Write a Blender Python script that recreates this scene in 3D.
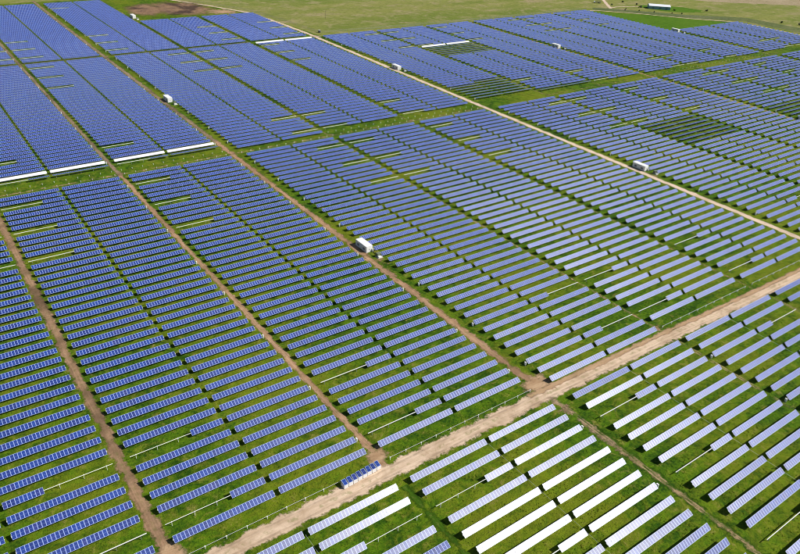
import bpy, bmesh, math, random
import numpy as np
from mathutils import Matrix, Vector

random.seed(7)
rng = np.random.default_rng(11)
for o in list(bpy.data.objects):
    bpy.data.objects.remove(o)
S = bpy.context.scene
COL = S.collection

# ------------------------------------------------------------------ camera, sky, sun, exposure
GZ = 0.0                      # ground level
CAM_H = 155.3
YAW, PITCH, ROLL = math.radians(37.177269), math.radians(30.586220), math.radians(3.219015)
FPX = 709.79
fw = Vector((math.sin(YAW) * math.cos(PITCH), math.cos(YAW) * math.cos(PITCH), -math.sin(PITCH)))
rt = Vector((math.cos(YAW), -math.sin(YAW), 0))
up = rt.cross(fw)
R_ = math.cos(ROLL) * rt + math.sin(ROLL) * up
U_ = -math.sin(ROLL) * rt + math.cos(ROLL) * up
cd = bpy.data.cameras.new('camera')
cd.sensor_width = 36.0
cd.lens = FPX / 800 * 36
cd.clip_start = 1.0
cd.clip_end = 20000
cam = bpy.data.objects.new('camera', cd)
COL.objects.link(cam)
M = Matrix(((R_.x, U_.x, -fw.x, 0), (R_.y, U_.y, -fw.y, 0), (R_.z, U_.z, -fw.z, CAM_H), (0, 0, 0, 1)))
cam.matrix_world = M
S.camera = cam

SUN = Vector((0.73, -0.68, 1.0)).normalized()
w = bpy.data.worlds.new('World')
S.world = w
w.use_nodes = True
nt = w.node_tree
bg = nt.nodes['Background']
sky = nt.nodes.new('ShaderNodeTexSky')
sky.sky_type = 'NISHITA'
sky.sun_disc = False
sky.sun_elevation = math.asin(SUN.z)
sky.sun_rotation = math.atan2(SUN.x, SUN.y)
sky.air_density = 1.0
sky.dust_density = 0.6
nt.links.new(sky.outputs[0], bg.inputs[0])
bg.inputs[1].default_value = 0.06
ld = bpy.data.lights.new('sun', 'SUN')
ld.energy = 4.8
ld.angle = math.radians(0.53)
ld.color = (1.0, 0.955, 0.89)
sun = bpy.data.objects.new('sun', ld)
COL.objects.link(sun)
sun.rotation_euler = SUN.to_track_quat('Z', 'Y').to_euler()
sun.location = (200, 0, 300)
S.view_settings.view_transform = 'Standard'
S.view_settings.look = 'None'
S.view_settings.exposure = 0.25
S.view_settings.gamma = 1
S.view_settings.use_curve_mapping = False
S.render.engine = 'CYCLES'
S.cycles.max_bounces = 6
S.cycles.filter_width = 1.0
S.cycles.transparent_max_bounces = 12

# ------------------------------------------------------------------ node helpers
class NT:
    def __init__(s, name):
        s.m = bpy.data.materials.new(name)
        s.m.use_nodes = True
        s.t = s.m.node_tree
        s.b = s.t.nodes['Principled BSDF']
        s.out = s.t.nodes['Material Output']
    def n(s, typ, **kw):
        x = s.t.nodes.new(typ)
        for k, v in kw.items():
            setattr(x, k, v)
        return x
    def put(s, sock, v):
        if v is None:
            return
        if isinstance(v, bpy.types.NodeSocket):
            s.t.links.new(v, sock)
        elif isinstance(v, (tuple, list)):
            sock.default_value = tuple(v) + ((1,) if len(v) == 3 and len(sock.default_value) == 4 else ())
        else:
            sock.default_value = v
    def math(s, op, a, b=None, c=None, clamp=False):
        x = s.n('ShaderNodeMath', operation=op, use_clamp=clamp)
        s.put(x.inputs[0], a); s.put(x.inputs[1], b)
        if c is not None: s.put(x.inputs[2], c)
        return x.outputs[0]
    def mix(s, f, a, b, mode='MIX'):
        x = s.n('ShaderNodeMix', data_type='RGBA', blend_type=mode)
        s.put(x.inputs[0], f); s.put(x.inputs[6], a); s.put(x.inputs[7], b)
        return x.outputs[2]
    def pos(s):
        return s.n('ShaderNodeNewGeometry').outputs['Position']
    def mapv(s, v, scale=(1, 1, 1), rot=0, loc=(0, 0, 0)):
        x = s.n('ShaderNodeMapping')
        s.put(x.inputs[0], v)
        x.inputs['Scale'].default_value = scale
        x.inputs['Rotation'].default_value = (0, 0, rot)
        x.inputs['Location'].default_value = loc
        return x.outputs[0]
    def noise(s, v, scale, detail=4, rough=0.55, dist=0.0):
        x = s.n('ShaderNodeTexNoise')
        s.put(x.inputs['Vector'], v)
        x.inputs['Scale'].default_value = scale
        x.inputs['Detail'].default_value = detail
        x.inputs['Roughness'].default_value = rough
        x.inputs['Distortion'].default_value = dist
        return x.outputs['Fac']
    def ramp(s, f, lo, hi):
        x = s.n('ShaderNodeMapRange')
        s.put(x.inputs[0], f)
        x.inputs[1].default_value = lo; x.inputs[2].default_value = hi
        return x.outputs[0]
    def bump(s, h, strength, dist=0.1):
        x = s.n('ShaderNodeBump')
        x.inputs['Strength'].default_value = strength
        x.inputs['Distance'].default_value = dist
        s.put(x.inputs['Height'], h)
        s.t.links.new(x.outputs[0], s.b.inputs['Normal'])

def plain(name, col, rough=0.6, metal=0.0, dirt=0.0, spec=None):
    k = NT(name)
    c = tuple(col)
    if dirt:
        f = k.noise(k.pos(), 0.9, 5, 0.6)
        c = k.mix(k.math('MULTIPLY', k.ramp(f, .4, .75), dirt), c, tuple(x * .55 for x in col))
    k.put(k.b.inputs['Base Color'], c)
    k.b.inputs['Roughness'].default_value = rough
    k.b.inputs['Metallic'].default_value = metal
    if spec is not None:
        k.b.inputs['Specular IOR Level'].default_value = spec
    return k.m

def grass_mat(name, dark, mid, yellow, earth, earth_amt=.3, yellow_amt=.5, fine=1.0, spec=.1):
    k = NT(name)
    p = k.pos()
    n1 = k.noise(p, 0.018, 3, .5)
    n2 = k.noise(p, 0.16, 5, .62, .4)
    n3 = k.noise(p, 1.1 * fine, 4, .7)
    n4 = k.noise(k.mapv(p, loc=(37, 91, 0)), 0.30, 6, .68, .8)
    c = k.mix(k.ramp(k.math('ADD', k.math('MULTIPLY', n2, .55), k.math('MULTIPLY', n3, .45)), .42, .58), dark, mid)
    y = k.math('ADD', k.math('MULTIPLY', n1, .55), k.math('MULTIPLY', n4, .45))
    c = k.mix(k.math('MULTIPLY', k.ramp(y, .45, .57), yellow_amt), c, yellow)
    e = k.math('MULTIPLY', k.ramp(n4, .56, .70), k.ramp(n3, .40, .62))
    c = k.mix(k.math('MULTIPLY', e, earth_amt), c, earth)
    sp = k.noise(p, 2.6 * fine, 2, .6)
    c = k.mix(k.math('MULTIPLY', k.ramp(sp, .54, .66), .6), c, tuple(x * .45 for x in dark))
    k.put(k.b.inputs['Base Color'], c)
    k.b.inputs['Roughness'].default_value = .9
    k.b.inputs['Specular IOR Level'].default_value = spec
    k.bump(k.math('ADD', n3, k.math('MULTIPLY', n4, 1.2)), .9, .35)
    return k.m

M_GRASS = grass_mat('farm_grass', (.016, .056, .002), (.082, .160, .004), (.180, .200, .010), (.30, .21, .09), .65, .6)
M_CROP = grass_mat('crop_green', (.050, .120, .004), (.075, .165, .006), (.10, .175, .012), (.1, .14, .02), .2, .4)

def pasture_mat():
    k = NT('dry_pasture')
    p = k.pos()
    wide = k.mapv(p, (.45, 1.5, 1), math.radians(37))
    n1 = k.noise(wide, .006, 5, .6, .6)
    n2 = k.noise(wide, .028, 7, .7, .5)
    n3 = k.noise(p, .22, 7, .75)
    n5 = k.noise(p, .055, 6, .7, .7)
    c = k.mix(k.ramp(n1, .42, .60), (.125, .165, .026), (.205, .210, .055))
    c = k.mix(k.math('MULTIPLY', k.ramp(n5, .50, .64), .6), c, (.335, .270, .150))
    c = k.mix(k.math('MULTIPLY', k.ramp(n2, .54, .66), .55), c, (.330, .245, .160))
    c = k.mix(k.math('MULTIPLY', k.math('SUBTRACT', 1.0, k.ramp(n2, .34, .47)), .7), c, (.110, .150, .022))
    c = k.mix(k.math('MULTIPLY', k.ramp(n3, .50, .64), .6), c, (.085, .105, .022))
    k.put(k.b.inputs['Base Color'], c)
    k.b.inputs['Roughness'].default_value = .95
    k.b.inputs['Specular IOR Level'].default_value = .08
    k.bump(n3, .8, .8)
    return k.m
M_PAST = pasture_mat()

def dirt_mat(name, a, b, c3, edge=.16, rag=.5, streak=1.0, cover=1.0, ruts=False, green=0.0, dark_patch=0.0, radial=False, wheel=.4):
    """ragged-edged dirt sheet; UV x in metres along, y 0..1 across"""
    k = NT(name)
    uv = k.n('ShaderNodeUVMap').outputs[0]
    p = k.pos()
    sep = k.n('ShaderNodeSeparateXYZ'); k.put(sep.inputs[0], uv)
    yy = sep.outputs[1]
    d = k.math('MINIMUM', yy, k.math('SUBTRACT', 1.0, yy))
    ne = k.noise(p, .22, 5, .65)
    ne2 = k.noise(p, 1.3, 3, .6)
    nn = k.math('ADD', k.math('MULTIPLY', ne, .75), k.math('MULTIPLY', ne2, .25))
    t = k.math('SUBTRACT', d, k.math('MULTIPLY', k.ramp(nn, .35, .65), edge * 2 * rag))
    a_ = k.ramp(t, edge * .12, edge * .65)
    if radial:
        st = k.noise(k.mapv(p, (.3, .9, 1)), .5, 6, .65, .6)
        st2 = k.noise(p, 1.4, 4, .65)
    else:
        st = k.noise(k.mapv(uv, (.05, 9, 1)), streak, 5, .6, .3)
        st2 = k.noise(k.mapv(uv, (.25, 22, 1)), streak, 3, .6)
    pt = k.noise(p, .09, 5, .65, .5)
    c = k.mix(k.ramp(st, .36, .62), a, b)
    c = k.mix(k.math('MULTIPLY', k.ramp(pt, .48, .66), .75), c, c3)
    c = k.mix(k.math('MULTIPLY', k.ramp(st2, .5, .68), .30), c, tuple(x * .62 for x in a))
    if wheel and not radial:
        wv = k.math('ADD', d, k.math('MULTIPLY', k.math('SUBTRACT', k.noise(k.mapv(uv, (.03, 0, 1)), 1.0, 3, .5), .5), .10))
        wr = k.math('SUBTRACT', 1.0, k.ramp(k.math('ABSOLUTE', k.math('SUBTRACT', wv, .33)), .015, .055))
        wr = k.math('MULTIPLY', wr, k.ramp(k.noise(p, .25, 5, .7), .38, .58))
        c = k.mix(k.math('MULTIPLY', wr, wheel), c, tuple(x * .45 for x in a))
        cg = k.math('MULTIPLY', k.ramp(d, .40, .46), k.ramp(k.noise(k.mapv(p, loc=(9, 9, 0)), .4, 5, .7), .50, .62))
        c = k.mix(k.math('MULTIPLY', cg, wheel * .9), c, (.13, .15, .03))
    if dark_patch:
        dp = k.noise(k.mapv(p, loc=(5, 60, 0)), .035, 3, .5)
        c = k.mix(k.math('MULTIPLY', k.ramp(dp, .52, .62), dark_patch), c, tuple(x * .6 for x in c3))
    if ruts:
        r = k.math('ABSOLUTE', k.math('SUBTRACT', d, .32))
        rm = k.math('SUBTRACT', 1.0, k.ramp(r, .03, .13))
        rn = k.math('MULTIPLY', rm, k.ramp(k.noise(p, .12, 5, .7), .42, .56))
        a_ = k.math('MULTIPLY', rn, a_)
    if green:
        gn = k.noise(k.mapv(p, loc=(11, 3, 0)), .35, 6, .75)
        a_ = k.math('MULTIPLY', a_, k.math('SUBTRACT', 1.0, k.math('MULTIPLY', k.ramp(gn, .42, .56), green)))
    if cover < 1:
        a_ = k.math('MULTIPLY', a_, cover)
    k.put(k.b.inputs['Base Color'], c)
    k.b.inputs['Roughness'].default_value = .95
    k.b.inputs['Specular IOR Level'].default_value = .1
    k.put(k.b.inputs['Alpha'], a_)
    k.bump(k.math('ADD', st, ne2), .5, .12)
    return k.m

PALE = (.62, .46, .34)
M_MAIN = dirt_mat('pale_packed_dirt', (.49, .36, .245), (.64, .49, .355), (.34, .235, .145), .18, .75, wheel=.55)
M_BROWN = dirt_mat('brown_packed_dirt', (.29, .175, .10), (.38, .24, .145), (.19, .12, .07), .24, .75, dark_patch=.9, green=.25)
M_REDDISH = dirt_mat('reddish_packed_dirt', (.36, .215, .12), (.46, .295, .185), (.27, .16, .09), .24, .75, dark_patch=.4, green=.2, wheel=.6)
M_GRAVEL = dirt_mat('pale_gravel', (.55, .42, .31), (.66, .52, .41), (.40, .29, .19), .2, .6, wheel=.3)
M_BLOBG = dirt_mat('pale_bare_ground', (.55, .42, .31), (.66, .52, .41), (.40, .29, .19), .4, .5, radial=True)
M_THIN = dirt_mat('thin_worn_dirt', (.34, .24, .12), (.42, .29, .17), (.22, .17, .07), .3, .9, green=.75)
M_RUT = dirt_mat('rutted_track_dirt', (.34, .25, .13), (.40, .30, .17), (.2, .17, .06), .2, .8, ruts=True)
M_PATCH = dirt_mat('bare_ground', (.22, .13, .08), (.30, .19, .11), (.10, .06, .05), .28, .25, green=.25, dark_patch=.9, radial=True)
M_RAGGED = dirt_mat('ragged_bare_earth', (.34, .21, .12), (.42, .27, .17), (.24, .15, .09), .5, .55, green=.35, radial=True)
M_BLOBB = dirt_mat('brown_bare_ground', (.32, .20, .11), (.44, .30, .18), (.22, .145, .085), .3, .45, radial=True)
M_THIN2 = dirt_mat('brown_road_shoulder', (.36, .23, .13), (.46, .31, .19), (.28, .19, .10), .3, .5)
M_WORN = dirt_mat('worn_lane_dirt', (.42, .29, .18), (.52, .37, .25), (.26, .17, .10), .3, .85, green=.65, dark_patch=.5)
M_MUTED = dirt_mat('damp_brown_dirt', (.24, .17, .105), (.31, .225, .15), (.17, .13, .08), .22, .7, green=.3, dark_patch=.5)
M_LUSH = dirt_mat('lush_lane_grass', (.028, .075, .003), (.050, .112, .005), (.020, .052, .002), .3, .8, wheel=.7)
M_DGRASS = grass_mat('lush_dark_grass', (.022, .062, .003), (.050, .115, .005), (.08, .13, .01), (.2, .14, .07), .25, .3)

def panel_mat():
    k = NT('solar_glass')
    uv = k.n('ShaderNodeUVMap').outputs[0]
    sep = k.n('ShaderNodeSeparateXYZ'); k.put(sep.inputs[0], uv)
    x, y = sep.outputs[0], sep.outputs[1]
    fx = k.math('FRACT', x)
    ex = k.math('MINIMUM', fx, k.math('SUBTRACT', 1.0, fx))
    ey = k.math('MINIMUM', y, k.math('SUBTRACT', 1.0, y))
    lx = k.math('SUBTRACT', 1.0, k.ramp(ex, .062, .08))
    ly = k.math('SUBTRACT', 1.0, k.ramp(ey, .035, .045))
    line = k.math('MAXIMUM', lx, ly)
    my = k.math('SUBTRACT', 1.0, k.ramp(k.math('ABSOLUTE', k.math('SUBTRACT', y, .5)), .012, .018))
    line = k.math('MAXIMUM', line, k.math('MULTIPLY', my, .35))
    oi = k.n('ShaderNodeObjectInfo').outputs['Random']
    wn = k.n('ShaderNodeTexWhiteNoise', noise_dimensions='1D')
    k.put(wn.inputs['W'], k.math('ADD', k.math('FLOOR', x), k.math('MULTIPLY', oi, 977.0)))
    sc = k.n('ShaderNodeSeparateXYZ'); k.put(sc.inputs[0], wn.outputs['Color'])
    p = k.pos()
    big = k.noise(p, .035, 2, .5)
    c = k.mix(sc.outputs[0], (.001, .014, .130), (.001, .033, .240))
    c = k.mix(k.math('MULTIPLY', k.ramp(sc.outputs[1], .72, 1.0), .55), c, (.022, .024, .165))
    c = k.mix(k.math('MULTIPLY', k.ramp(big, .4, .65), .35), c, (.004, .028, .190))
    cell = k.math('FRACT', k.math('MULTIPLY', y, 12.0))
    c = k.mix(k.math('MULTIPLY', k.math('LESS_THAN', cell, .07), .25), c, (.4, .45, .6))
    c = k.mix(line, c, (.33, .42, .72))
    k.put(k.b.inputs['Base Color'], c)
    k.b.inputs['Roughness'].default_value = PANEL_ROUGH
    k.b.inputs['Specular IOR Level'].default_value = PANEL_SPEC
    return k.m
PANEL_ROUGH, PANEL_SPEC = .36, .60
M_PANEL = panel_mat()
M_FILM = plain('white_protective_film', (.62, .62, .63), .5)
M_FRAME = plain('aluminium', (.55, .56, .58), .45, .6)
M_STEEL = plain('galvanised_steel', (.66, .67, .66), .5, .25)
M_POST = plain('shade_toned_steel', (.26, .27, .26), .6, .2)  # galvanised posts, colour darkened to stand in for shade under the tables
M_BACK = plain('module_backsheet', (.55, .55, .55), .7)
M_DARKBOX = plain('dark_metal', (.03, .03, .035), .5)
M_WHITE = plain('white_paint', (.80, .80, .79), .45, 0, .15)
M_LGREY = plain('light_grey_paint', (.52, .53, .54), .5, 0, .15)
M_VENT = plain('louvre_grey', (.22, .23, .24), .6)
M_TGREEN = plain('olive_grey_paint', (.16, .19, .13), .5, 0, .3)
M_CONC = plain('concrete', (.50, .48, .44), .85, 0, .3)
M_CARTON = plain('pale_carton', (.74, .73, .72), .8, 0, .2)
M_WOOD = plain('pallet_wood', (.36, .25, .14), .85, 0, .3)
M_ROOFW = plain('white_metal_roof', (.78, .80, .82), .4, .1, .1)
M_BLUEW = plain('blue_metal_wall', (.16, .30, .42), .5, .1, .1)
M_RUST = plain('rust_red_paint', (.16, .05, .04), .6, 0, .4)
M_TYRE = plain('rubber', (.02, .02, .02), .85)
M_BARK = plain('bark', (.09, .065, .045), .9)
M_LEAF = plain('dark_leaf', (.045, .075, .02), .8)
M_LEAF2 = plain('grey_green_leaf', (.09, .11, .05), .8)

# ------------------------------------------------------------------ mesh helpers
class MB:
    def __init__(s):
        s.v, s.f, s.uv, s.mi = [], [], [], []
    def quad(s, a, b, c, d, uv=None, mi=0):
        i = len(s.v)
        s.v += [a, b, c, d]; s.f.append((i, i + 1, i + 2, i + 3))
        s.uv += list(uv) if uv else [(0, 0)] * 4
        s.mi.append(mi)
    def poly(s, pts, uv=None, mi=0):
        i = len(s.v)
        s.v += list(pts); s.f.append(tuple(range(i, i + len(pts))))
        s.uv += list(uv) if uv else [(0, 0)] * len(pts)
        s.mi.append(mi)
    def hexa(s, P, mi=0, top_uv=None, top_mi=None, skip=()):
        """P: 8 points, bottom 0-3 counter-clockwise, top 4-7"""
        F = {'b': (3, 2, 1, 0), 't': (4, 5, 6, 7), 's0': (0, 1, 5, 4), 's1': (1, 2, 6, 5), 's2': (2, 3, 7, 6), 's3': (3, 0, 4, 7)}
        for k_, q in F.items():
            if k_ in skip:
                continue
            s.quad(*[P[j] for j in q], uv=top_uv if k_ == 't' else None, mi=top_mi if (k_ == 't' and top_mi is not None) else mi)
    def box(s, x0, x1, y0, y1, z0, z1, mi=0, **k_):
        s.hexa([(x0, y0, z0), (x1, y0, z0), (x1, y1, z0), (x0, y1, z0), (x0, y0, z1), (x1, y0, z1), (x1, y1, z1), (x0, y1, z1)], mi, **k_)
    def tube(s, a, b, r, n=8, mi=0, r2=None):
        a, b = Vector(a), Vector(b)
        r2 = r if r2 is None else r2
        d = (b - a).normalized()
        e = d.cross(Vector((0, 0, 1)) if abs(d.z) < .9 else Vector((1, 0, 0))).normalized()
        g = d.cross(e)
        A = [tuple(a + (e * math.cos(2 * math.pi * i / n) + g * math.sin(2 * math.pi * i / n)) * r) for i in range(n)]
        B = [tuple(b + (e * math.cos(2 * math.pi * i / n) + g * math.sin(2 * math.pi * i / n)) * r2) for i in range(n)]
        for i in range(n):
            j = (i + 1) % n
            s.quad(A[i], B[i], B[j], A[j], mi=mi)
        s.poly(A, mi=mi); s.poly(B[::-1], mi=mi)
    def mesh(s, name, mats):
        me = bpy.data.meshes.new(name)
        me.from_pydata(s.v, [], s.f)
        for m in (mats if isinstance(mats, (list, tuple)) else [mats]):
            me.materials.append(m)
        me.polygons.foreach_set('material_index', s.mi)
        ul = me.uv_layers.new(name='UVMap')
        ul.data.foreach_set('uv', [c for t in s.uv for c in t])
        me.update()
        return me
    def build(s, name, mats, parent=None, loc=(0, 0, 0)):
        return obj(name, s.mesh(name, mats), parent, loc)

def obj(name, me, parent=None, loc=(0, 0, 0), rot=None):
    o = bpy.data.objects.new(name, me)
    COL.objects.link(o)
    o.location = loc
    if rot: o.rotation_euler = rot
    if parent: o.parent = parent
    return o
def tag(o, label=None, cat=None, group=None, kind=None):
    if label: o['label'] = label
    if cat: o['category'] = cat
    if group: o['group'] = group
    if kind: o['kind'] = kind
    return o
def empty(name, loc, rz=0):
    o = bpy.data.objects.new(name, None)
    COL.objects.link(o)
    o.location = loc
    o.rotation_euler = (0, 0, rz)
    o.empty_display_size = .5
    return o
def copy_tree(o, parent=None):
    c = o.copy(); COL.objects.link(c)
    if parent: c.parent = parent
    for ch in o.children:
        copy_tree(ch, c)
    return c

FULL_UP = Vector(U_); FULL_R = Vector(R_)
def project(x, y, z):
    d = Vector((x, y, z - CAM_H))
    t = d.dot(fw)
    if t <= 1: return (-9999, -9999)
    return (400 + FPX * d.dot(R_) / t, 277 - FPX * d.dot(U_) / t)

# ------------------------------------------------------------------ ground, fields and roads
def sheet(name, pts, z, mat):
    b = MB()
    b.poly([(x, y, z) for x, y in pts])
    return tag(b.build(name, mat), kind='structure')

def strip(name, pts, width, z, mat, step=12.0, wob=.3):
    P = []
    for i in range(len(pts) - 1):
        a, c = Vector(pts[i]), Vector(pts[i + 1])
        n = max(1, int((c - a).length / step))
        for j in range(n):
            P.append(a + (c - a) * (j / n))
    P.append(Vector(pts[-1]))
    b = MB(); s = 0; L = []
    for i, p in enumerate(P):
        t = (P[min(i + 1, len(P) - 1)] - P[max(i - 1, 0)]).normalized()
        nrm = Vector((-t.y, t.x))
        wd = width * (1 + random.uniform(-1, 1) * wob * .25)
        L.append((p + nrm * wd / 2, p - nrm * wd / 2, s))
        if i < len(P) - 1: s += (P[i + 1] - p).length
    for (a, c, s0), (d, e, s1) in zip(L, L[1:]):
        b.quad((c.x, c.y, z), (e.x, e.y, z), (d.x, d.y, z), (a.x, a.y, z), uv=[(s0, 0), (s1, 0), (s1, 1), (s0, 1)])
    return tag(b.build(name, mat), kind='structure')

def blob(name, cx, cy, rx, ry, z, mat, rot=0, n=28):
    """round ragged patch; uv.y runs 0 at the rim to .5 in the middle"""
    b = MB()
    ring = []
    for i in range(n):
        a = 2 * math.pi * i / n
        k_ = 1 + random.uniform(-.12, .12)
        x, y = rx * math.cos(a) * k_, ry * math.sin(a) * k_
        ring.append((cx + x * math.cos(rot) - y * math.sin(rot), cy + x * math.sin(rot) + y * math.cos(rot), z))
    for i in range(n):
        j = (i + 1) % n
        b.poly([(cx, cy, z), ring[i], ring[j]], uv=[(0, .5), (i * 2, 0), (i * 2 + 2, 0)])
    return tag(b.build(name, mat), kind='structure')

sheet('ground', [(-9000, -9000), (9000, -9000), (9000, 9000), (-9000, 9000)], 0, M_PAST)
Z1, Z2, Z3, Z4 = .012, .024, .036, .048
sheet('farm_grass', [(-300, -320), (1020, -320), (1000, 260), (880, 400), (876, 498), (835, 534), (797, 581), (752, 622),
                     (362, 627), (356, 700), (345, 764), (300, 850), (285, 905), (240, 890), (-300, 900)], Z1, M_GRASS)
sheet('crop_field', [(742, 497), (866, 495), (833, 532), (795, 578), (750, 614), (742, 614)], Z2, M_CROP)

strip('main_road', [(-260, 119.6), (60, 119.5), (160, 119.6), (230, 118.6), (290, 117.2), (420, 116.4), (1100, 114)], 9.6, Z3, M_MAIN)
strip('worn_verge', [(150, 122), (230, 121), (290, 119.6), (420, 118.8), (600, 118)], 4.2, Z4 + .024, M_THIN2)
strip('farm_road', [(27.3, 112), (27.3, 380), (27.3, 900)], 6.2, Z2, M_BROWN)
strip('farm_road', [(91.2, 118), (91.2, 374)], 4.6, Z2, M_REDDISH)
strip('farm_road', [(91.0, 374), (91.0, 900)], 4.2, Z2, M_MUTED)
strip('farm_road', [(156.3, 118), (156.0, 400)], 6.6, Z2, M_REDDISH)
strip('farm_road', [(156.0, 400), (155.8, 760), (157, 900)], 5.8, Z2, M_MUTED)
strip('farm_track', [(222.8, 118), (222.8, 380), (222.8, 750), (224, 820)], 3.0, Z2, M_THIN)
strip('farm_track', [(286.4, 118), (286.4, 380), (286.4, 750)], 2.6, Z2, M_THIN)
strip('gravel_road', [(354.6, -300), (354.6, 117), (354.6, 380), (355.5, 620), (355.5, 640), (353, 700), (346.5, 760), (322, 812), (296, 860), (262, 960), (200, 1080)], 6.4, Z2, M_GRAVEL)
strip('farm_track', [(421.3, 118), (421.3, 380), (421.3, 620)], 3.0, Z2, M_THIN)
strip('farm_track', [(485, 360), (485, 620)], 2.6, Z2, M_THIN)
strip('farm_road', [(550.2, 118), (550.2, 380), (550.2, 622)], 4.6, Z2, M_REDDISH)
strip('farm_track', [(744.8, 118), (744.8, 500)], 3.6, Z2, M_THIN)
strip('perimeter_track', [(362, 625.5), (500, 624.5), (735, 622.5)], 2.6, Z2, M_THIN)
strip('perimeter_track', [(735, 622.5), (757, 621.5), (797, 583), (834, 537), (870, 503), (879, 470), (880, 418), (890, 380), (1000, 255)], 3.8, Z3, M_GRAVEL)
# faint worn strips across the blocks
strip('cross_track', [(20, 376.2), (352, 376.2)], 4.0, Z2, M_THIN)
strip('cross_track', [(20, 631.5), (288, 631.5)], 4.2, Z2, M_THIN)
strip('cross_track', [(420, 378), (760, 378)], 2.2, Z2, M_THIN)
# lanes south of the main road
strip('lush_lane', [(91.2, 113), (91.2, -60)], 5.6, Z2, M_LUSH)
strip('lush_lane', [(157.2, 100), (157.2, -60)], 8.4, Z2, M_LUSH)
strip('worn_lane', [(156.2, 118), (156.4, 88)], 6.6, Z3, M_WORN)
strip('worn_lane', [(156.4, 91), (157.0, 66), (157.2, 30)], 5.0, Z3 + .006, M_THIN)
strip('rutted_track', [(156.9, 112), (157.2, -60)], 3.4, Z4, M_RUT)
strip('rutted_track', [(222.9, 116), (222.9, -60)], 3.0, Z3, M_RUT)
strip('rutted_track', [(286.6, 112), (286.6, -20)], 3.0, Z3, M_RUT)
# junction patches of bare earth
blob('bare_earth', 157, 125.5, 9.5, 7.5, Z4, M_BLOBB)
blob('bare_earth', 163, 121.5, 12, 3.6, Z4 + .012, M_RAGGED)
blob('bare_earth', 155.5, 111, 6, 8, Z4, M_RAGGED)
blob('bare_earth', 27.8, 126, 6, 8, Z4, M_BLOBB)
blob('bare_earth', 91.3, 127, 5.5, 6.5, Z4, M_BLOBB)
blob('bare_earth', 223, 125.5, 6, 5, Z4, M_RAGGED)
blob('bare_earth', 159.5, 226, 5, 12, Z4, M_RAGGED)
blob('bare_earth', 357, 228, 5.5, 12, Z4, M_RAGGED)
for cx, cy in ((91.5, 376.2), (158, 376), (223, 378), (286.5, 378), (354, 378), (91.5, 631), (158, 630), (222.8, 629), (421.5, 377), (550, 378), (286.5, 628)):
    blob('bare_earth', cx, cy, 5, 5, Z4, M_RAGGED)
for cx in (387, 419.5, 450, 483, 515, 547, 582, 613.5, 645, 678):
    blob('bare_earth', cx, 623.0, 5.5 if cx in (419.5, 483, 547, 613.5, 678) else 2.5, 2.8, Z4, M_BLOBG)
blob('bare_earth', 357, 629, 9, 9, Z4, M_BLOBG)
# bare patch beyond the northern arrays
blob('bare_patch', 288, 805, 46, 58, Z2, M_PATCH, .2)
blob('bare_patch', 250, 812, 26, 46, Z3, M_PATCH, -.2)
blob('bare_patch', 322, 775, 30, 20, Z3, M_BLOBB, -.6)
# roads and yard at the farmstead
strip('gravel_road', [(868, 712), (832, 672), (789, 623)], 7.0, Z2, M_GRAVEL)
strip('gravel_road', [(789, 625), (806, 628), (826, 624), (842, 616)], 4.0, Z3, M_GRAVEL)
strip('pasture_edge', [(760, 627), (800, 592), (845, 545), (905, 505), (910, 420), (960, 340)], 26, Z1 / 2, grass_mat('scrub_grass', (.07, .095, .03), (.12, .15, .045), (.2, .2, .09), (.2, .16, .1), .4, .4))
sheet('tan_field', [(880, 720), (990, 600), (1300, 400), (2200, 900), (1500, 1800), (950, 1000)], Z1 / 2, grass_mat('tan_stubble', (.24, .20, .10), (.33, .26, .16), (.40, .31, .21), (.36, .27, .19), .5, .7))
blob('green_paddock', 872, 590, 40, 22, Z1, M_CROP, -.75)

# ------------------------------------------------------------------ the tracker tables
PITCHV = 5.81514
V_ROW2 = 130.2
AXIS = 1.5
BL = {0: -33.9, 1: 29.9, 2: 93.6, 3: 161.8, 4: 224.9, 5: 288.8, 6: 360.5, 7: 423.8, 8: 487.1, 9: 554.0, 10: 617.3, 11: 680.6, 12: 749.0, 13: 812.3}
TL, HALF2 = 28.5, 30.2
MODW = TL / 28
T0 = 28.0
def vrow(r):            # v of the tracker axis of (fractional) row r
    return V_ROW2 + (r - 2) * PITCHV - .85

TABLES = []   # dict(u0, n, v, tilt, block, half, band, idx, pipe=(ua,ub)|None, kind)
BARES = []    # bare tubes
POSTROWS = []
def add(block, half, band, idx, v, tilt=T0, short=False, side='L', look=''):
    L = BL[block] + (HALF2 if half else 0)
    t = dict(block=block, half=half, band=band, idx=idx, v=v, tilt=tilt, look=look)
    if short:
        t['n'] = 10
        # the panels sit next to the mid gap, the bare tube runs to the outer end
        if half == 0:
            t['u0'] = L + TL - 10 * MODW; t['pipe'] = (L, t['u0'])
        else:
            t['u0'] = L; t['pipe'] = (L + 10 * MODW, L + TL)
    else:
        t['n'] = 28; t['u0'] = L; t['pipe'] = None
    # neighbouring rows are driven together, so their angle wanders slowly
    t['dt'] = random.gauss(0, .45) + .35 * math.sin(idx * .9 + block * 2.3 + band * 1.7)
    e = GLINT.get((band, block), {}).get(idx)
    if e is not None:
        # angle of this row chosen so that its glass is e degrees off the mirror direction of the sun
        c = Vector((-(t['u0'] + t['n'] * MODW / 2), -v, CAM_H - AXIS)).normalized()
        hv = (c + SUN).normalized()
        e0 = math.degrees(math.asin(abs(hv.x)))
        ts = math.degrees(math.atan2(-hv.y, hv.z))
        dlt = math.sqrt(max(0, e * e - e0 * e0))
        t['tilt'] = ts - dlt if abs(ts - dlt - T0) < abs(ts + dlt - T0) else ts + dlt
        t['dt'] = random.gauss(0, .15)
    TABLES.append(t)

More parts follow.
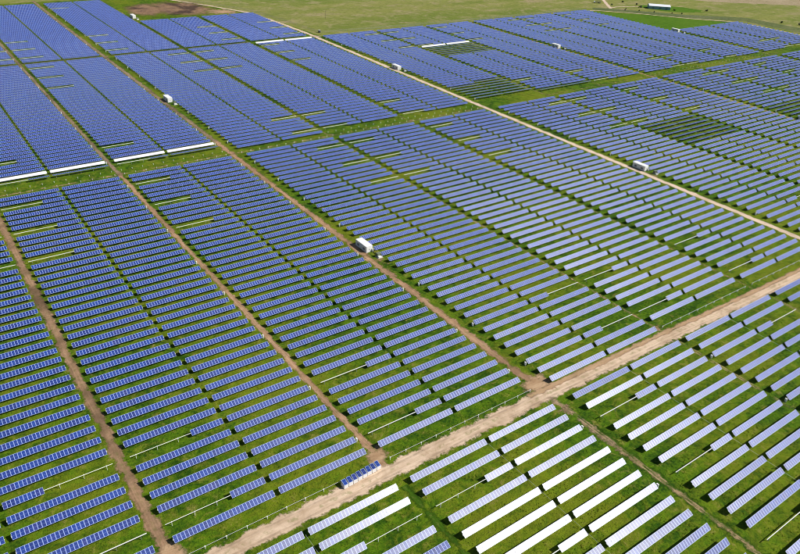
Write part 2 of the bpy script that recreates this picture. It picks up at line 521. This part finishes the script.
# rows south of the road: how far each is off the sun's mirror angle, in degrees
GLINT = {(0, 1): {1: 3.0, 2: 3.4, 3: 6.5, 4: 7.0, 5: 10.5, 6: 11},
         (0, 2): {1: 6.6, 2: 6.9, 3: 5.0, 4: 6.2, 5: 1.5, 6: .8, 7: 2.5, 8: 3.8, 9: 5.8, 10: 7.2, 11: 8.8, 12: 10.2, 13: 11},
         (0, 3): {1: 9.6, 2: 2.0, 3: 8.8, 4: 0, 5: 0, 6: 0, 7: 2.0, 8: 7.4, 9: 7.8, 10: 8.8, 11: 9.0, 12: 10.0, 13: 10.5},
         (0, 4): {1: 10.6, 2: 8.8, 3: 9.6, 4: 9.0, 5: 9.8, 6: 9.5, 7: 10.2, 8: 10.4}}
for b in range(0, 14):
    right1 = (b % 3 == 0)
    right0 = (b % 3 == 1)
    # band 0: south of the main road
    if b <= 8:
        for n in range(1, 20):
            v = 113.53 - (n - 1) * PITCHV - .9
            for h in (0, 1):
                sh = n in (3, 8, 13) and h == (1 if right0 else 0)
                add(b, h, 0, n, v, short=sh)
    # band 1
    for n in range(1, 44):
        if n == 1 and b in (0, 1, 2, 4, 5):
            BARES.append((b, vrow(n))); continue
        for h in (0, 1):
            tilt = T0 + {3: 2, 4: 7, 5: 8, 6: 8, 7: 7, 8: 6}.get(b, 0) * max(0, min(1, (44 - n) / 22)); sh = n in (3, 8, 31, 36, 41) and h == (1 if right1 else 0); look = ''
            if b == 7 and 23 <= n <= 29: tilt = -5; sh = False; look = 'flat'
            if b == 9 and 23 <= n <= 26: tilt = -5; sh = False; look = 'flat'
            add(b, h, 1, n, vrow(n), tilt, sh, look=look)
    # band 2
    for j in range(-1, 41):
        r = 46.45 + j
        if j == -1 and b != 3: continue
        if b >= 12 and r > 64.6: continue
        for h in (0, 1):
            tilt = T0; sh = j in (0, 5, 28, 33, 38) and h == (1 if right1 else 0); look = ''
            if b <= 2 and j == 0: tilt = -4; look = 'flat'
            if b <= 2 and j == 1: tilt = 30; look = 'steep'
            if b == 6 and j == 0: continue
            if b == 6 and 1 <= j <= 7: tilt = -5; sh = False; look = 'flat'
            if b == 6 and j == 7 and h == 0: tilt = T0; look = ''
            if b == 7 and j == 0: tilt = -8; sh = False; look = 'flat'
            if b == 7 and j == 27: tilt = 30; look = 'steep'
            if b == 7 and 21 <= j <= 26: tilt = -5; look = 'flat'
            if b == 5 and j == 40: tilt = 30; sh = False; look = 'steep'
            add(b, h, 2, j + 1, vrow(r), tilt, sh, look=look)
    # band 3
    if b <= 5:
        for j in range(0, 42 if b <= 3 else 21):
            rr = b in (1, 4, 5)
            for h in (0, 1):
                sh = j in (2, 7, 12, 36) and h == (1 if rr else 0)
                add(b, h, 3, j + 1, vrow(88.45 + j), T0, sh)

# size in the picture
for t in TABLES:
    ua, ub = t['u0'], t['u0'] + t['n'] * MODW
    if t['pipe']: ua, ub = min(ua, t['pipe'][0]), max(ub, t['pipe'][1])
    pts = [project(ua + (ub - ua) * i / 12, t['v'], AXIS) for i in range(13)]
    ins = [p for p in pts if 0 <= p[0] <= 800 and 0 <= p[1] <= 554]
    d = Vector((ua, t['v'], AXIS - CAM_H)).length
    L = math.dist(pts[0], pts[-1])
    t['size'] = len(ins) / 13 * L * (FPX / d) * t['n'] / 28 if len(ins) else 0
    t['in'] = len(ins)
TABLES.sort(key=lambda t: -t['size'])
NEAR = [t for t in TABLES[:100]]
MID = [t for t in TABLES[100:300]]
FAR = [t for t in TABLES[300:] if -1500 < project(t['u0'], t['v'], 0)[0] < 1500]

# --- shared meshes
def rotx(pt, a, z0=AXIS):
    x, y, z = pt
    return (x, y * math.cos(a) - z * math.sin(a), z0 + y * math.sin(a) + z * math.cos(a))

def module_mesh():
    b = MB()
    g = .006
    b.box(g, MODW - g, -.99, .99, .09, .135, mi=1, top_uv=[(0, 0), (1, 0), (1, 1), (0, 1)], top_mi=0)
    return b.mesh('solar_module', [M_PANEL, M_FRAME])
ME_MODULE = module_mesh()
def panels_mesh(n):
    b = MB()
    b.box(0.006, n * MODW - .006, -.99, .99, .09, .135, mi=1, top_uv=[(0.0, 0), (n * 1.0, 0), (n * 1.0, 1), (0.0, 1)], top_mi=0)
    return b.mesh('panel_surface', [M_PANEL, M_FRAME])
ME_PANELS = {28: panels_mesh(28), 10: panels_mesh(10)}
ME_FILM = ME_PANELS[28].copy(); ME_FILM.materials[0] = M_FILM
def tube_mesh(a, bb):
    b = MB()
    b.tube((a, 0, 0), (bb, 0, 0), .085, 8)
    n = int((bb - a) / MODW)
    for i in range(n + 1):            # module clamps along the tube
        x = a + i * (bb - a) / max(n, 1)
        b.box(x - .03, x + .03, -.30, .30, .075, .10)
    return b.mesh('torque_tube', M_WHITE)
ME_TUBE = tube_mesh(-.1, TL + .1)
ME_TUBE_BARE = tube_mesh(0, 18.3)
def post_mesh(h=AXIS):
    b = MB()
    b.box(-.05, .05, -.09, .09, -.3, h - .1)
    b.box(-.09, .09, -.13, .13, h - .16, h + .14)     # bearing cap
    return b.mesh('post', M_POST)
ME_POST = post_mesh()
def support_mesh():
    b = MB()
    b.tube((-.1, 0, AXIS), (TL + .1, 0, AXIS), .085, 6)
    for x in (1.6, 7.9, 14.2, 20.6, 26.9):
        b.box(x - .05, x + .05, -.09, .09, -.3, AXIS - .1)
        b.box(x - .09, x + .09, -.13, .13, AXIS - .16, AXIS + .14)
    return b.mesh('support_frame', M_WHITE)
ME_SUPPORT = support_mesh()

ORD1 = ['zeroth', 'first', 'second', 'third', 'fourth', 'fifth', 'sixth', 'seventh', 'eighth', 'ninth', 'tenth', 'eleventh', 'twelfth',
        'thirteenth', 'fourteenth', 'fifteenth', 'sixteenth', 'seventeenth', 'eighteenth', 'nineteenth']
def ordinal(n):
    if n < 20: return ORD1[n]
    tens = {2: 'twent', 3: 'thirt', 4: 'fort'}[n // 10]
    return tens + 'ieth' if n % 10 == 0 else tens + 'y-' + ORD1[n % 10]
CORD = {0: 'first', 1: 'second', 2: 'third', 3: 'fourth', 4: 'fifth', 5: 'sixth', 6: 'seventh', 7: 'eighth', 8: 'ninth', 9: 'tenth', 10: 'eleventh', 11: 'twelfth', 12: 'thirteenth', 13: 'fourteenth'}
def look_words(t):
    if t['look'] == 'steep': return 'steep white-covered table'
    if t['look'] == 'flat': return 'flat-lying dark table'
    if t['pipe']: return 'short half-empty panel table'
    if GLINT.get((t['band'], t['block']), {}).get(t['idx'], 9) < 4: return 'panel table gleaming white'
    return 'blue panel table'
def blockname(b, band):
    # blocks are counted from the left in the band where they show
    if band == 0: return CORD[b - 1] if b >= 1 else 'leftmost'
    return CORD[b]
def table_label(t):
    way = {0: 'below the main road', 1: 'above the main road', 2: 'above the grass strip', 3: 'in the far part'}[t['band']]
    half = 'right' if t['half'] else 'left'
    first = ordinal(t['idx'])
    return '%s, %s row %s, %s half of %s block' % (look_words(t), first, way, half, blockname(t['block'], t['band']))

def place_table(t, detailed):
    root = empty('solar_table', (t['u0'] if not (t['pipe'] and t['half'] == 0) else t['pipe'][0], t['v'], 0))
    ox = t['u0'] - root.location.x
    tag(root, table_label(t), 'solar table', 'solar panel tables in rows' )
    a = math.radians(t['tilt'] + t['dt'])
    if detailed:
        for i in range(t['n']):
            obj('solar_module', ME_MODULE, root, (ox + i * MODW, 0, AXIS), (a + random.gauss(0, .0035), 0, 0))
        obj('torque_tube', ME_TUBE, root, (0, 0, AXIS), (a, 0, 0))
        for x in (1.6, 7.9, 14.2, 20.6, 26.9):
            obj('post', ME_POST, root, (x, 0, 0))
    else:
        obj('panel_surface', ME_FILM if t['look'] == 'steep' else ME_PANELS[t['n']], root, (ox, 0, AXIS), (a, 0, 0))
        obj('support_frame', ME_SUPPORT, root)
for t in NEAR: place_table(t, True)
for t in MID: place_table(t, False)

# --- every other table, farther off: one mesh
b = MB()
for q, t in enumerate(FAR):
    a = math.radians(t['tilt'] + t['dt'])
    u0, v, n = t['u0'], t['v'], t['n']
    x0, x1 = u0 + .006, u0 + n * MODW - .006
    P = [rotx(p, a) for p in ((x0, -.99, .09), (x1, -.99, .09), (x1, .99, .09), (x0, .99, .09), (x0, -.99, .135), (x1, -.99, .135), (x1, .99, .135), (x0, .99, .135))]
    P = [(p[0], p[1] + v, p[2]) for p in P]
    k0 = float((q % 32) * 31)
    tm = 3 if t['look'] == 'steep' else 0
    b.hexa(P, 1, top_uv=[(k0, 0), (k0 + n, 0), (k0 + n, 1), (k0, 1)], top_mi=tm)
    ua, ub = (u0, x1) if not t['pipe'] else (min(u0, t['pipe'][0]), max(x1, t['pipe'][1]))
    b.box(ua - .1, ub + .1, v - .09, v + .09, AXIS - .10, AXIS + .085, mi=2)
    for f in (.05, .27, .5, .73, .95):
        x = ua + (ub - ua) * f
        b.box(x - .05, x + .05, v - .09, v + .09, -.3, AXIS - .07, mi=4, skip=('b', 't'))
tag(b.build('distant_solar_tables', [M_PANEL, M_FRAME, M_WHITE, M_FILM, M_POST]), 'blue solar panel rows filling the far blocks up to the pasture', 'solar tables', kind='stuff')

# --- bare tubes awaiting their panels (row next to the main road)
def bare_tube(blk, v):
    u0 = BL[blk]
    r = empty('bare_tracker_tube', (u0, v, 0))
    tag(r, 'bare white tracker tube without panels along the main road, front of %s block' % CORD[blk], 'tracker tube', 'bare tracker tubes')
    m = MB(); m.tube((0, 0, 1.0), (58.6, 0, 1.0), .055, 8)
    m.build('tube', M_LGREY, r)
    me = MB(); me.box(-.06, .06, -.1, .1, -.3, .9); me.box(-.13, .13, -.16, .16, .87, 1.08); me = me.mesh('post', M_WHITE)
    for i in range(11):
        obj('post', me, r, (.2 + i * 5.83, 0, 0))
for blk, v in BARES:
    bare_tube(blk, v)

# --- rows of bare posts on the unbuilt strips
pm = MB(); pm.box(-.09, .09, -.10, .10, -.3, .62); pm.box(-.2, .2, -.2, .2, .62, .78)
ME_BPOST = pm.mesh('steel_post', M_STEEL)
def post_row(u0, u1, v, step, label):
    n = int((u1 - u0) / step)
    for i in range(n + 1):
        o = obj('steel_post', ME_BPOST, None, (u0 + i * step + random.uniform(-.1, .1), v, 0))
        tag(o, label, 'post', label.replace('bare white steel post', 'bare posts'))
for blk in (1, 2):
    post_row(BL[blk], BL[blk] + 58.6, vrow(45.3), 5.85, 'bare white steel post on the grass strip ahead of %s block, near row' % CORD[blk])
    post_row(BL[blk], BL[blk] + 58.6, vrow(44.3), 5.85, 'bare white steel post on the grass strip ahead of %s block, farther row' % CORD[blk])
for blk in (4, 5):
    post_row(BL[blk], BL[blk] + 58.6, vrow(45.4), 5.85, 'bare white steel post on the grass strip ahead of %s block, farther row' % CORD[blk])
    post_row(BL[blk], BL[blk] + 58.6, vrow(44.4), 5.85, 'bare white steel post on the grass strip ahead of %s block, near row' % CORD[blk])
post_row(BL[3], BL[3] + 58.6, vrow(44.3), 5.85, 'bare white steel post on the grass strip ahead of fourth block')
for blk in (9, 10, 11):
    post_row(BL[blk], BL[blk] + 58.6, vrow(45.2), 5.85, 'bare white steel post on the far grass strip ahead of %s block' % CORD[blk])

# --- linking shafts that turn the rows of a block together
def shaft(blk, v0_, v1_, words):
    m = MB(); m.tube((0, v0_, .55), (0, v1_, .55), .03, 6)
    y = v0_ + 3
    o = m.build('drive_shaft', M_STEEL, None, (BL[blk] + TL + .85, 0, 0))
    tag(o, words, 'drive shaft', 'drive shafts between the table halves')
for blk in (1, 2, 3, 4):
    shaft(blk, 20, 113, 'thin drive shaft in the middle gap of %s block below the main road' % blockname(blk, 0))

# --- white combiner boxes at row ends
cm = MB()
cm.box(-.36, .36, -.16, .16, .55, 1.55, mi=0)
cm.box(-.40, .40, -.20, .20, 1.55, 1.62, mi=0)
cm.box(-.30, -.22, -.05, .05, -.2, .55, mi=1)
cm.box(.22, .30, -.05, .05, -.2, .55, mi=1)
ME_COMB = cm.mesh('combiner_box', [M_WHITE, M_STEEL])
def comb(u, v, label):
    p = project(u, v, 1)
    if not (0 < p[0] < 800 and 0 < p[1] < 554): return
    o = obj('combiner_box', ME_COMB, None, (u, v, 0), (0, 0, math.radians(90)))
    tag(o, label, 'electrical box', 'white boxes at the row ends')
for blk, side in ((1, 1), (2, 1), (3, 0), (6, 0), (9, 0), (5, 1)):
    u = BL[blk] - .7 if side == 0 else BL[blk] + 58.6 + .8
    sd = 'right' if side else 'left'
    for n in (3, 8, 14, 20, 25, 31, 36, 41):
        if blk == 5: continue
        comb(u, vrow(n), 'white electrical box at the %s end of %s row above main road, %s block' % (sd, ordinal(n), CORD[blk]))
    if blk in (1, 2, 3, 6, 9):
        for j in (1, 6, 12, 18, 23, 29, 34, 39):
            comb(u, vrow(46.45 + j), 'white electrical box at the %s end of %s row above grass strip, %s block' % (sd, ordinal(j + 1), CORD[blk]))
    if blk in (1, 2, 3):
        for j in (2, 7, 13, 19, 25, 31, 37):
            comb(u, vrow(88.45 + j), 'white electrical box at the %s end of %s row in far part, %s block' % (sd, ordinal(j + 1), CORD[blk]))
for blk, side in ((2, 1), (4, 0)):
    u = BL[blk] - .9 if side == 0 else BL[blk] + 58.6 + .9
    for n in (3, 8, 13):
        comb(u, 113.53 - (n - 1) * PITCHV - .9, 'white electrical box at the %s end of %s row below main road, %s block' % ('right' if side else 'left', ordinal(n), blockname(blk, 0)))

# ------------------------------------------------------------------ inverter stations and transformers
def station_parts(root):
    Wd, Ln, Ht = 3.3, 9.0, 2.95
    m = MB()
    m.box(0, Wd, 0, Ln, .25, Ht)
    for i in range(1, 18):        # corrugation on the long sides
        y = i * Ln / 18
        m.box(-.03, 0, y - .12, y + .12, .45, Ht - .2)
        m.box(Wd, Wd + .03, y - .12, y + .12, .45, Ht - .2)
    m.build('container_body', M_WHITE, root)
    m = MB(); m.box(-.08, Wd + .08, -.08, Ln + .08, Ht + .003, Ht + .12)
    m.build('roof', M_WHITE, root)
    m = MB(); m.box(-.15, Wd + .15, -.15, Ln + .15, -.1, .247)
    m.build('plinth', M_CONC, root)
    for x in (.25, 1.7):          # double doors on the short side towards the camera
        d = MB(); d.box(x, x + 1.35, -.05, -.003, .45, 2.7)
        dd = d.build('door', M_WHITE, root)
        h = MB(); h.box(x + (1.15 if x < 1 else .1), x + (1.22 if x < 1 else .17), -.12, -.052, 1.2, 1.7)
        h.build('handle', M_VENT, dd)
    for y in (1.3, 6.0):
        v = MB(); v.box(-.10, -.032, y, y + 1.5, .8, 1.9)
        for i in range(7):
            v.box(-.13, -.10, y + .05, y + 1.45, .86 + i * .15, .92 + i * .15)
        v.build('vent', M_VENT, root)
    a = MB(); a.box(-.55, -.035, 3.9, 4.9, 1.3, 2.1); a.build('air_conditioner', M_WHITE, root)
    return root
def transformer_parts(root):
    m = MB(); m.box(-1.3, 1.3, -1.2, 1.5, -.1, .2); m.build('pad', M_CONC, root)
    m = MB(); m.box(-.9, .9, .0, 1.3, .205, 1.85); m.box(-.98, .98, -.08, 1.38, 1.85, 1.95)
    m.build('tank', M_TGREEN, root)
    m = MB()
    for i in range(9): m.box(-.8 + i * .19, -.74 + i * .19, 1.303, 1.7, .5, 1.6)
    m.build('radiator', M_TGREEN, root)
    m = MB(); m.box(-.95, .95, -1.1, -.12, .205, .85); m.build('cabinet', M_WHITE, root)
STN = [(158.0, 234.6, 'beside the central dirt road, nearest to the camera'),
       (353.9 + 3.6, 235.0, 'beside the pale gravel road in the right part of the farm'),
       (158.0, 487, 'beside the dirt road, upper left among dark blue rows'),
       (357.0, 490, 'at the pale gravel road, upper middle of the farm'),
       (551.5, 235.0, 'cut by the right edge of the photo'),
       (551.5, 490, 'between far rows near the top, right of the centre'),
       (744.5, 489, 'at the corner of the bright green field'),
       (224.5, 771, 'at the edge of the bare patch, top left')]
first = None
for x, y, words in STN:
    r = empty('inverter_station', (x, y, 0)) if first is None else None
    if first is None:
        station_parts(r); first = r
    else:
        r = copy_tree(first); r.location = (x, y, 0)
    tag(r, 'white container-like inverter station ' + words, 'inverter station', 'inverter stations')
ft = None
for x, y, words in STN:
    if ft is None:
        r = empty('transformer', (x + 2.9, y - 6.2, 0)); transformer_parts(r); ft = r
    else:
        r = copy_tree(ft); r.location = (x + 2.9, y - 6.2, 0)
    tag(r, 'grey-green transformer of the station ' + ' '.join(words.split()[:10]), 'transformer', 'transformers')
# tall weeds around the nearest station
def weeds(name, cx, cy, rx, ry, n, mat, label, h=.5):
    b = MB()
    for _ in range(n):
        a = random.uniform(0, 6.28); q = math.sqrt(random.random())
        x, y = cx + rx * q * math.cos(a), cy + ry * q * math.sin(a)
        s_ = random.uniform(.1, .28); t_ = random.uniform(0, 3.14)
        z = random.uniform(.05, h)
        b.quad((x - s_ * math.cos(t_), y - s_ * math.sin(t_), z), (x + s_ * math.cos(t_), y + s_ * math.sin(t_), z * .6),
               (x + s_ * math.cos(t_), y + s_ * math.sin(t_) + .1, z + .2), (x - s_ * math.cos(t_), y - s_ * math.sin(t_) + .1, z + .3))
    tag(b.build(name, mat), label, 'weeds', kind='stuff')
weeds('weeds', 162.2, 231.8, 1.1, 2.2, 500, plain('yellow_weed', (.32, .33, .03), .8), 'yellow flowering weeds between the nearest station and its transformer')

# ------------------------------------------------------------------ eight crates with a panel on top, lined up by the main road
def crate_parts(root):
    m = MB(); m.box(-.62, .62, -.85, .85, .0, .14); m.build('pallet', M_WOOD, root)
    m = MB(); m.box(-.60, .60, -.83, .83, .143, 1.55)
    m.box(-.61, .61, -.35, -.28, .143, 1.56, mi=1); m.box(-.61, .61, .28, .35, .143, 1.56, mi=1)
    m.build('crate', [M_CARTON, M_LGREY], root)
    m = MB()
    z0, z1 = 1.60, 2.15
    m.hexa([(-.55, -.80, z0), (.55, -.80, z0), (.55, .85, z1), (-.55, .85, z1), (-.55, -.80, z0 + .05), (.55, -.80, z0 + .05), (.55, .85, z1 + .05), (-.55, .85, z1 + .05)],
           1, top_uv=[(0, 0), (1, 0), (1, 1), (0, 1)], top_mi=0)
    m.build('top_panel', [M_PANEL, M_FRAME], root)
fc = None
POSW = ['first', 'second', 'third', 'fourth', 'fifth', 'sixth', 'seventh', 'eighth']
for i in range(8):
    x = 76.9 + i * 1.68
    if fc is None:
        r = empty('panel_crate', (x, 121.6, 0)); crate_parts(r); fc = r
    else:
        r = copy_tree(fc); r.location = (x, 121.6 + .12 * i + random.uniform(-.05, .05), 0)
    r.rotation_euler = (0, 0, random.uniform(-.04, .04)); r.scale = (1.14, 1.14, .92)
    r.location.y += .35
    tag(r, 'pale crate with tilted blue panel on top, %s from left in the roadside line' % POSW[i], 'crate', 'crates lined up by the main road')

# ------------------------------------------------------------------ farmstead and far scrub
def farm_shed():
    ang = math.radians(-43)
    r = empty('farm_shed', (840.5, 602.5, 0), ang)
    tag(r, 'long farm shed with white metal roof and blue-grey wall beyond the green field', 'shed')
    L, D, e, h = 27, 13, 3.8, 5.4
    m = MB()
    for i in range(1):
        m.box(0, L, 0, D, -.2, e)
    m.poly([(0, 0, e), (0, D, e), (0, D / 2, h)]); m.poly([(L, 0, e), (L, D / 2, h), (L, D, e)])
    for i in range(27):
        m.box(i + .4, i + .55, -.04, 0, .1, e - .05)
    m.build('wall', M_BLUEW, r)
    m = MB()
    for s in (0, 1):
        y0, y1 = (-.5, D / 2) if s == 0 else (D + .5, D / 2)
        z0 = e - .1
        m.hexa([(-.4, y0, z0), (L + .4, y0, z0), (L + .4, y1, h + .05), (-.4, y1, h + .05), (-.4, y0, z0 + .12), (L + .4, y0, z0 + .12), (L + .4, y1, h + .17), (-.4, y1, h + .17)])
    m.build('roof', M_ROOFW, r)
    for x in (4, 13, 21):
        d = MB(); d.box(x, x + 2.6, -.09, -.045, 0, 2.9); d.build('door', plain('grey_blue_door', (.10, .17, .23), .6), r)
farm_shed()

def tractor():
    r = empty('tractor', (834.6, 611.5, 0), math.radians(30))
    tag(r, 'dark red tractor parked at the left end of the shed', 'tractor')
    m = MB(); m.box(-.45, .45, .3, 2.4, .9, 1.6); m.box(-.3, .3, -1.2, .3, .8, 1.2); m.build('body', M_RUST, r)
    m = MB(); m.box(-.7, .7, -1.2, .3, 1.4, 2.7); m.box(-.8, .8, -1.3, .4, 2.7, 2.8); m.build('cab', M_DARKBOX, r)
    for x, y, q in ((-.95, -.7, .85), (.95, -.7, .85), (-.75, 1.9, .5), (.75, 1.9, .5)):
        w_ = MB(); w_.tube((x - .2, y, q), (x + .2, y, q), q, 16); w_.build('wheel', M_TYRE, r)
tractor()
def trailer():
    r = empty('stock_trailer', (803.5, 657.5, 0), math.radians(50))
    tag(r, 'dark open-sided trailer with white nose parked left of the farm lane', 'trailer')
    m = MB(); m.box(-1.3, 1.3, -4.2, 3.2, .7, .9)
    for y in (-4.2, -2.4, -.6, 1.2, 3.0):
        m.box(-1.3, -1.2, y, y + .1, .9, 2.6); m.box(1.2, 1.3, y, y + .1, .9, 2.6)
    m.box(-1.35, 1.35, -4.3, 3.3, 2.6, 2.72)
    m.build('frame', M_DARKBOX, r)
    m = MB(); m.box(-1.2, 1.2, 3.35, 5.2, .8, 2.4); m.build('nose', M_WHITE, r)
    for y in (-2, -.9, 4.4):
        for x in (-1.25, 1.25):
            w_ = MB(); w_.tube((x - .12, y, .42), (x + .12, y, .42), .42, 14); w_.build('wheel', M_TYRE, r)
trailer()
def shrub(x, y, s, mat, label, group):
    r = empty('shrub', (x, y, 0))
    tag(r, label, 'shrub', group)
    m = MB()
    for k_ in range(4):
        a = k_ * 1.6 + random.random()
        m.tube((0, 0, -.1), (math.cos(a) * s * .3, math.sin(a) * s * .3, s * .55), .05 * s, 5, r2=.02 * s)
    m.build('stems', M_BARK, r)
    c = MB()
    lobes = [(random.uniform(-.5, .5) * s, random.uniform(-.5, .5) * s, random.uniform(.35, .9) * s, random.uniform(.3, .55) * s) for _ in range(6)]
    for _ in range(260):
        lx, ly, lz, lr = random.choice(lobes)
        d = Vector((random.gauss(0, 1), random.gauss(0, 1), random.gauss(0, 1))).normalized() * lr * random.uniform(.6, 1)
        p = Vector((lx, ly, max(.15, lz))) + d
        e = Vector((random.gauss(0, 1), random.gauss(0, 1), random.gauss(0, 1))).normalized() * .13 * s
        f = e.cross(Vector((random.gauss(0, 1), random.gauss(0, 1), 1))).normalized() * .11 * s
        c.quad(tuple(p - e - f), tuple(p + e - f), tuple(p + e + f), tuple(p - e + f))
    c.build('foliage', mat, r)
SH = [(848, 628, 1.7), (864, 580, 1.6), (812, 640, 1.5), (846, 650, 1.6), (797, 606, 1.1), (806, 612, 1.2), (812, 596, 1.2),
      (852, 560, 1.3), (905, 560, 1.8), (931, 470, 2.0), (940, 452, 2.2), (948, 438, 1.8), (826, 583, 1.2), (841, 567, 1.0)]
for i, (x, y, s) in enumerate(SH):
    near_shed = x < 870 and y < 655 and x > 780
    shrub(x, y, s, M_LEAF if i % 2 else M_LEAF2,
          'low scrubby bush by the fence around the farm shed' if near_shed else 'low scrubby bush on the dry pasture beyond the arrays',
          'bushes near the shed' if near_shed else 'bushes on the pasture')

# perimeter fence
def fence(name, pts, label, h=2.0, step=6.0):
    r = empty(name, (pts[0][0], pts[0][1], 0))
    tag(r, label, 'fence')
    ox, oy = pts[0]
    wires = MB(); posts = MB(); n = 0
    for (ax, ay), (bx, by) in zip(pts, pts[1:]):
        L = math.dist((ax, ay), (bx, by)); k_ = max(1, int(L / step))
        for z in (.4, .9, 1.4, 1.9):
            wires.tube((ax - ox, ay - oy, z), (bx - ox, by - oy, z), .035, 4)
        for i in range(k_):
            x, y = ax + (bx - ax) * i / k_ - ox, ay + (by - ay) * i / k_ - oy
            posts.tube((x, y, -.2), (x, y, h), .05, 5); n += 1
    wires.build('wires', M_VENT, r)
    o = posts.build('posts', M_VENT, r)
    o['kind'] = 'stuff'
fence('wire_fence', [(238, 985), (305, 858), (353, 768), (363, 700), (368, 640), (500, 633), (740, 630)], 'long thin wire fence between the pasture and the arrays')
fence('wire_fence', [(760, 628), (802, 590), (840, 545), (878, 512), (887, 470), (888, 420), (905, 385), (1005, 265)], 'thin wire fence outside the right perimeter track')
def pole(x, y, h, label):
    r = empty('utility_pole', (x, y, 0)); tag(r, label, 'utility pole')
    m = MB(); m.tube((0, 0, -.3), (0, 0, h), .15, 8, r2=.1); m.build('shaft', M_BARK, r)
    m = MB(); m.box(-.9, .9, -.06, .06, h - .9, h - .75); m.build('crossarm', M_BARK, r)
pole(408.5, 698, 9, 'lone wooden pole standing in the dry pasture above the gravel road corner')
def kiosk():
    r = empty('gate_cabinet', (368.2, 641.5, 0))
    tag(r, 'small dark cabinet at the corner where the gravel road meets the pasture', 'cabinet')
    m = MB(); m.box(-.9, .9, -.8, .8, 0, 2.3); m.build('cabinet_body', M_DARKBOX, r)
    m = MB(); m.box(-1.0, 1.0, -.9, .9, 2.303, 2.4); m.build('lid', M_LGREY, r)
kiosk()

# ------------------------------------------------------------------ weeds and tufts standing in the grass near the camera
def tufts():
    n = 46000
    b_v, b_f = [], []
    U = rng.uniform(-5, 330, n * 2); V = rng.uniform(15, 260, n * 2)
    cl = np.sin(U * .31 + 1.7 * np.sin(V * .21)) + np.sin(V * .37 + 1.3 * np.sin(U * .17)) + rng.normal(0, .9, n * 2)
    keep = cl > .35
    lanes = ((27.3, 3.2), (91.2, 2.6), (156.2, 3.4))
    for c_, h_ in lanes: keep &= np.abs(U - c_) > h_
    keep &= ~((V > 113.8) & (V < 124.5))
    U, V = U[keep], V[keep]
    k_ = 0
    for x, y in zip(U, V):
        q = project(x, y, 0)
        if not (-20 < q[0] < 820 and -20 < q[1] < 575): continue
        s_ = rng.uniform(.12, .40); h = rng.uniform(.04, .17); a = rng.uniform(0, 3.14)
        for w_ in (a, a + 1.2, a + 2.3):
            dx, dy = s_ * math.cos(w_), s_ * math.sin(w_)
            i = len(b_v)
            b_v.extend([(x - dx * .5, y - dy * .5, 0), (x + dx * .5, y + dy * .5, 0), (x + dx + dy * .3, y + dy, h), (x - dx + dy * .3, y - dy * .7, h * .8)])
            b_f.append((i, i + 1, i + 2, i + 3))
        k_ += 1
    me = bpy.data.meshes.new('grass_tufts')
    me.from_pydata(b_v, [], b_f)
    me.materials.append(grass_mat('tuft_grass', (.045, .105, .005), (.095, .185, .008), (.22, .23, .014), (.16, .14, .03), .2, .55))
    o = obj('grass_tufts', me)
    tag(o, 'rough tufts and weeds growing in the grass between panel rows', 'grass', kind='stuff')
tufts()
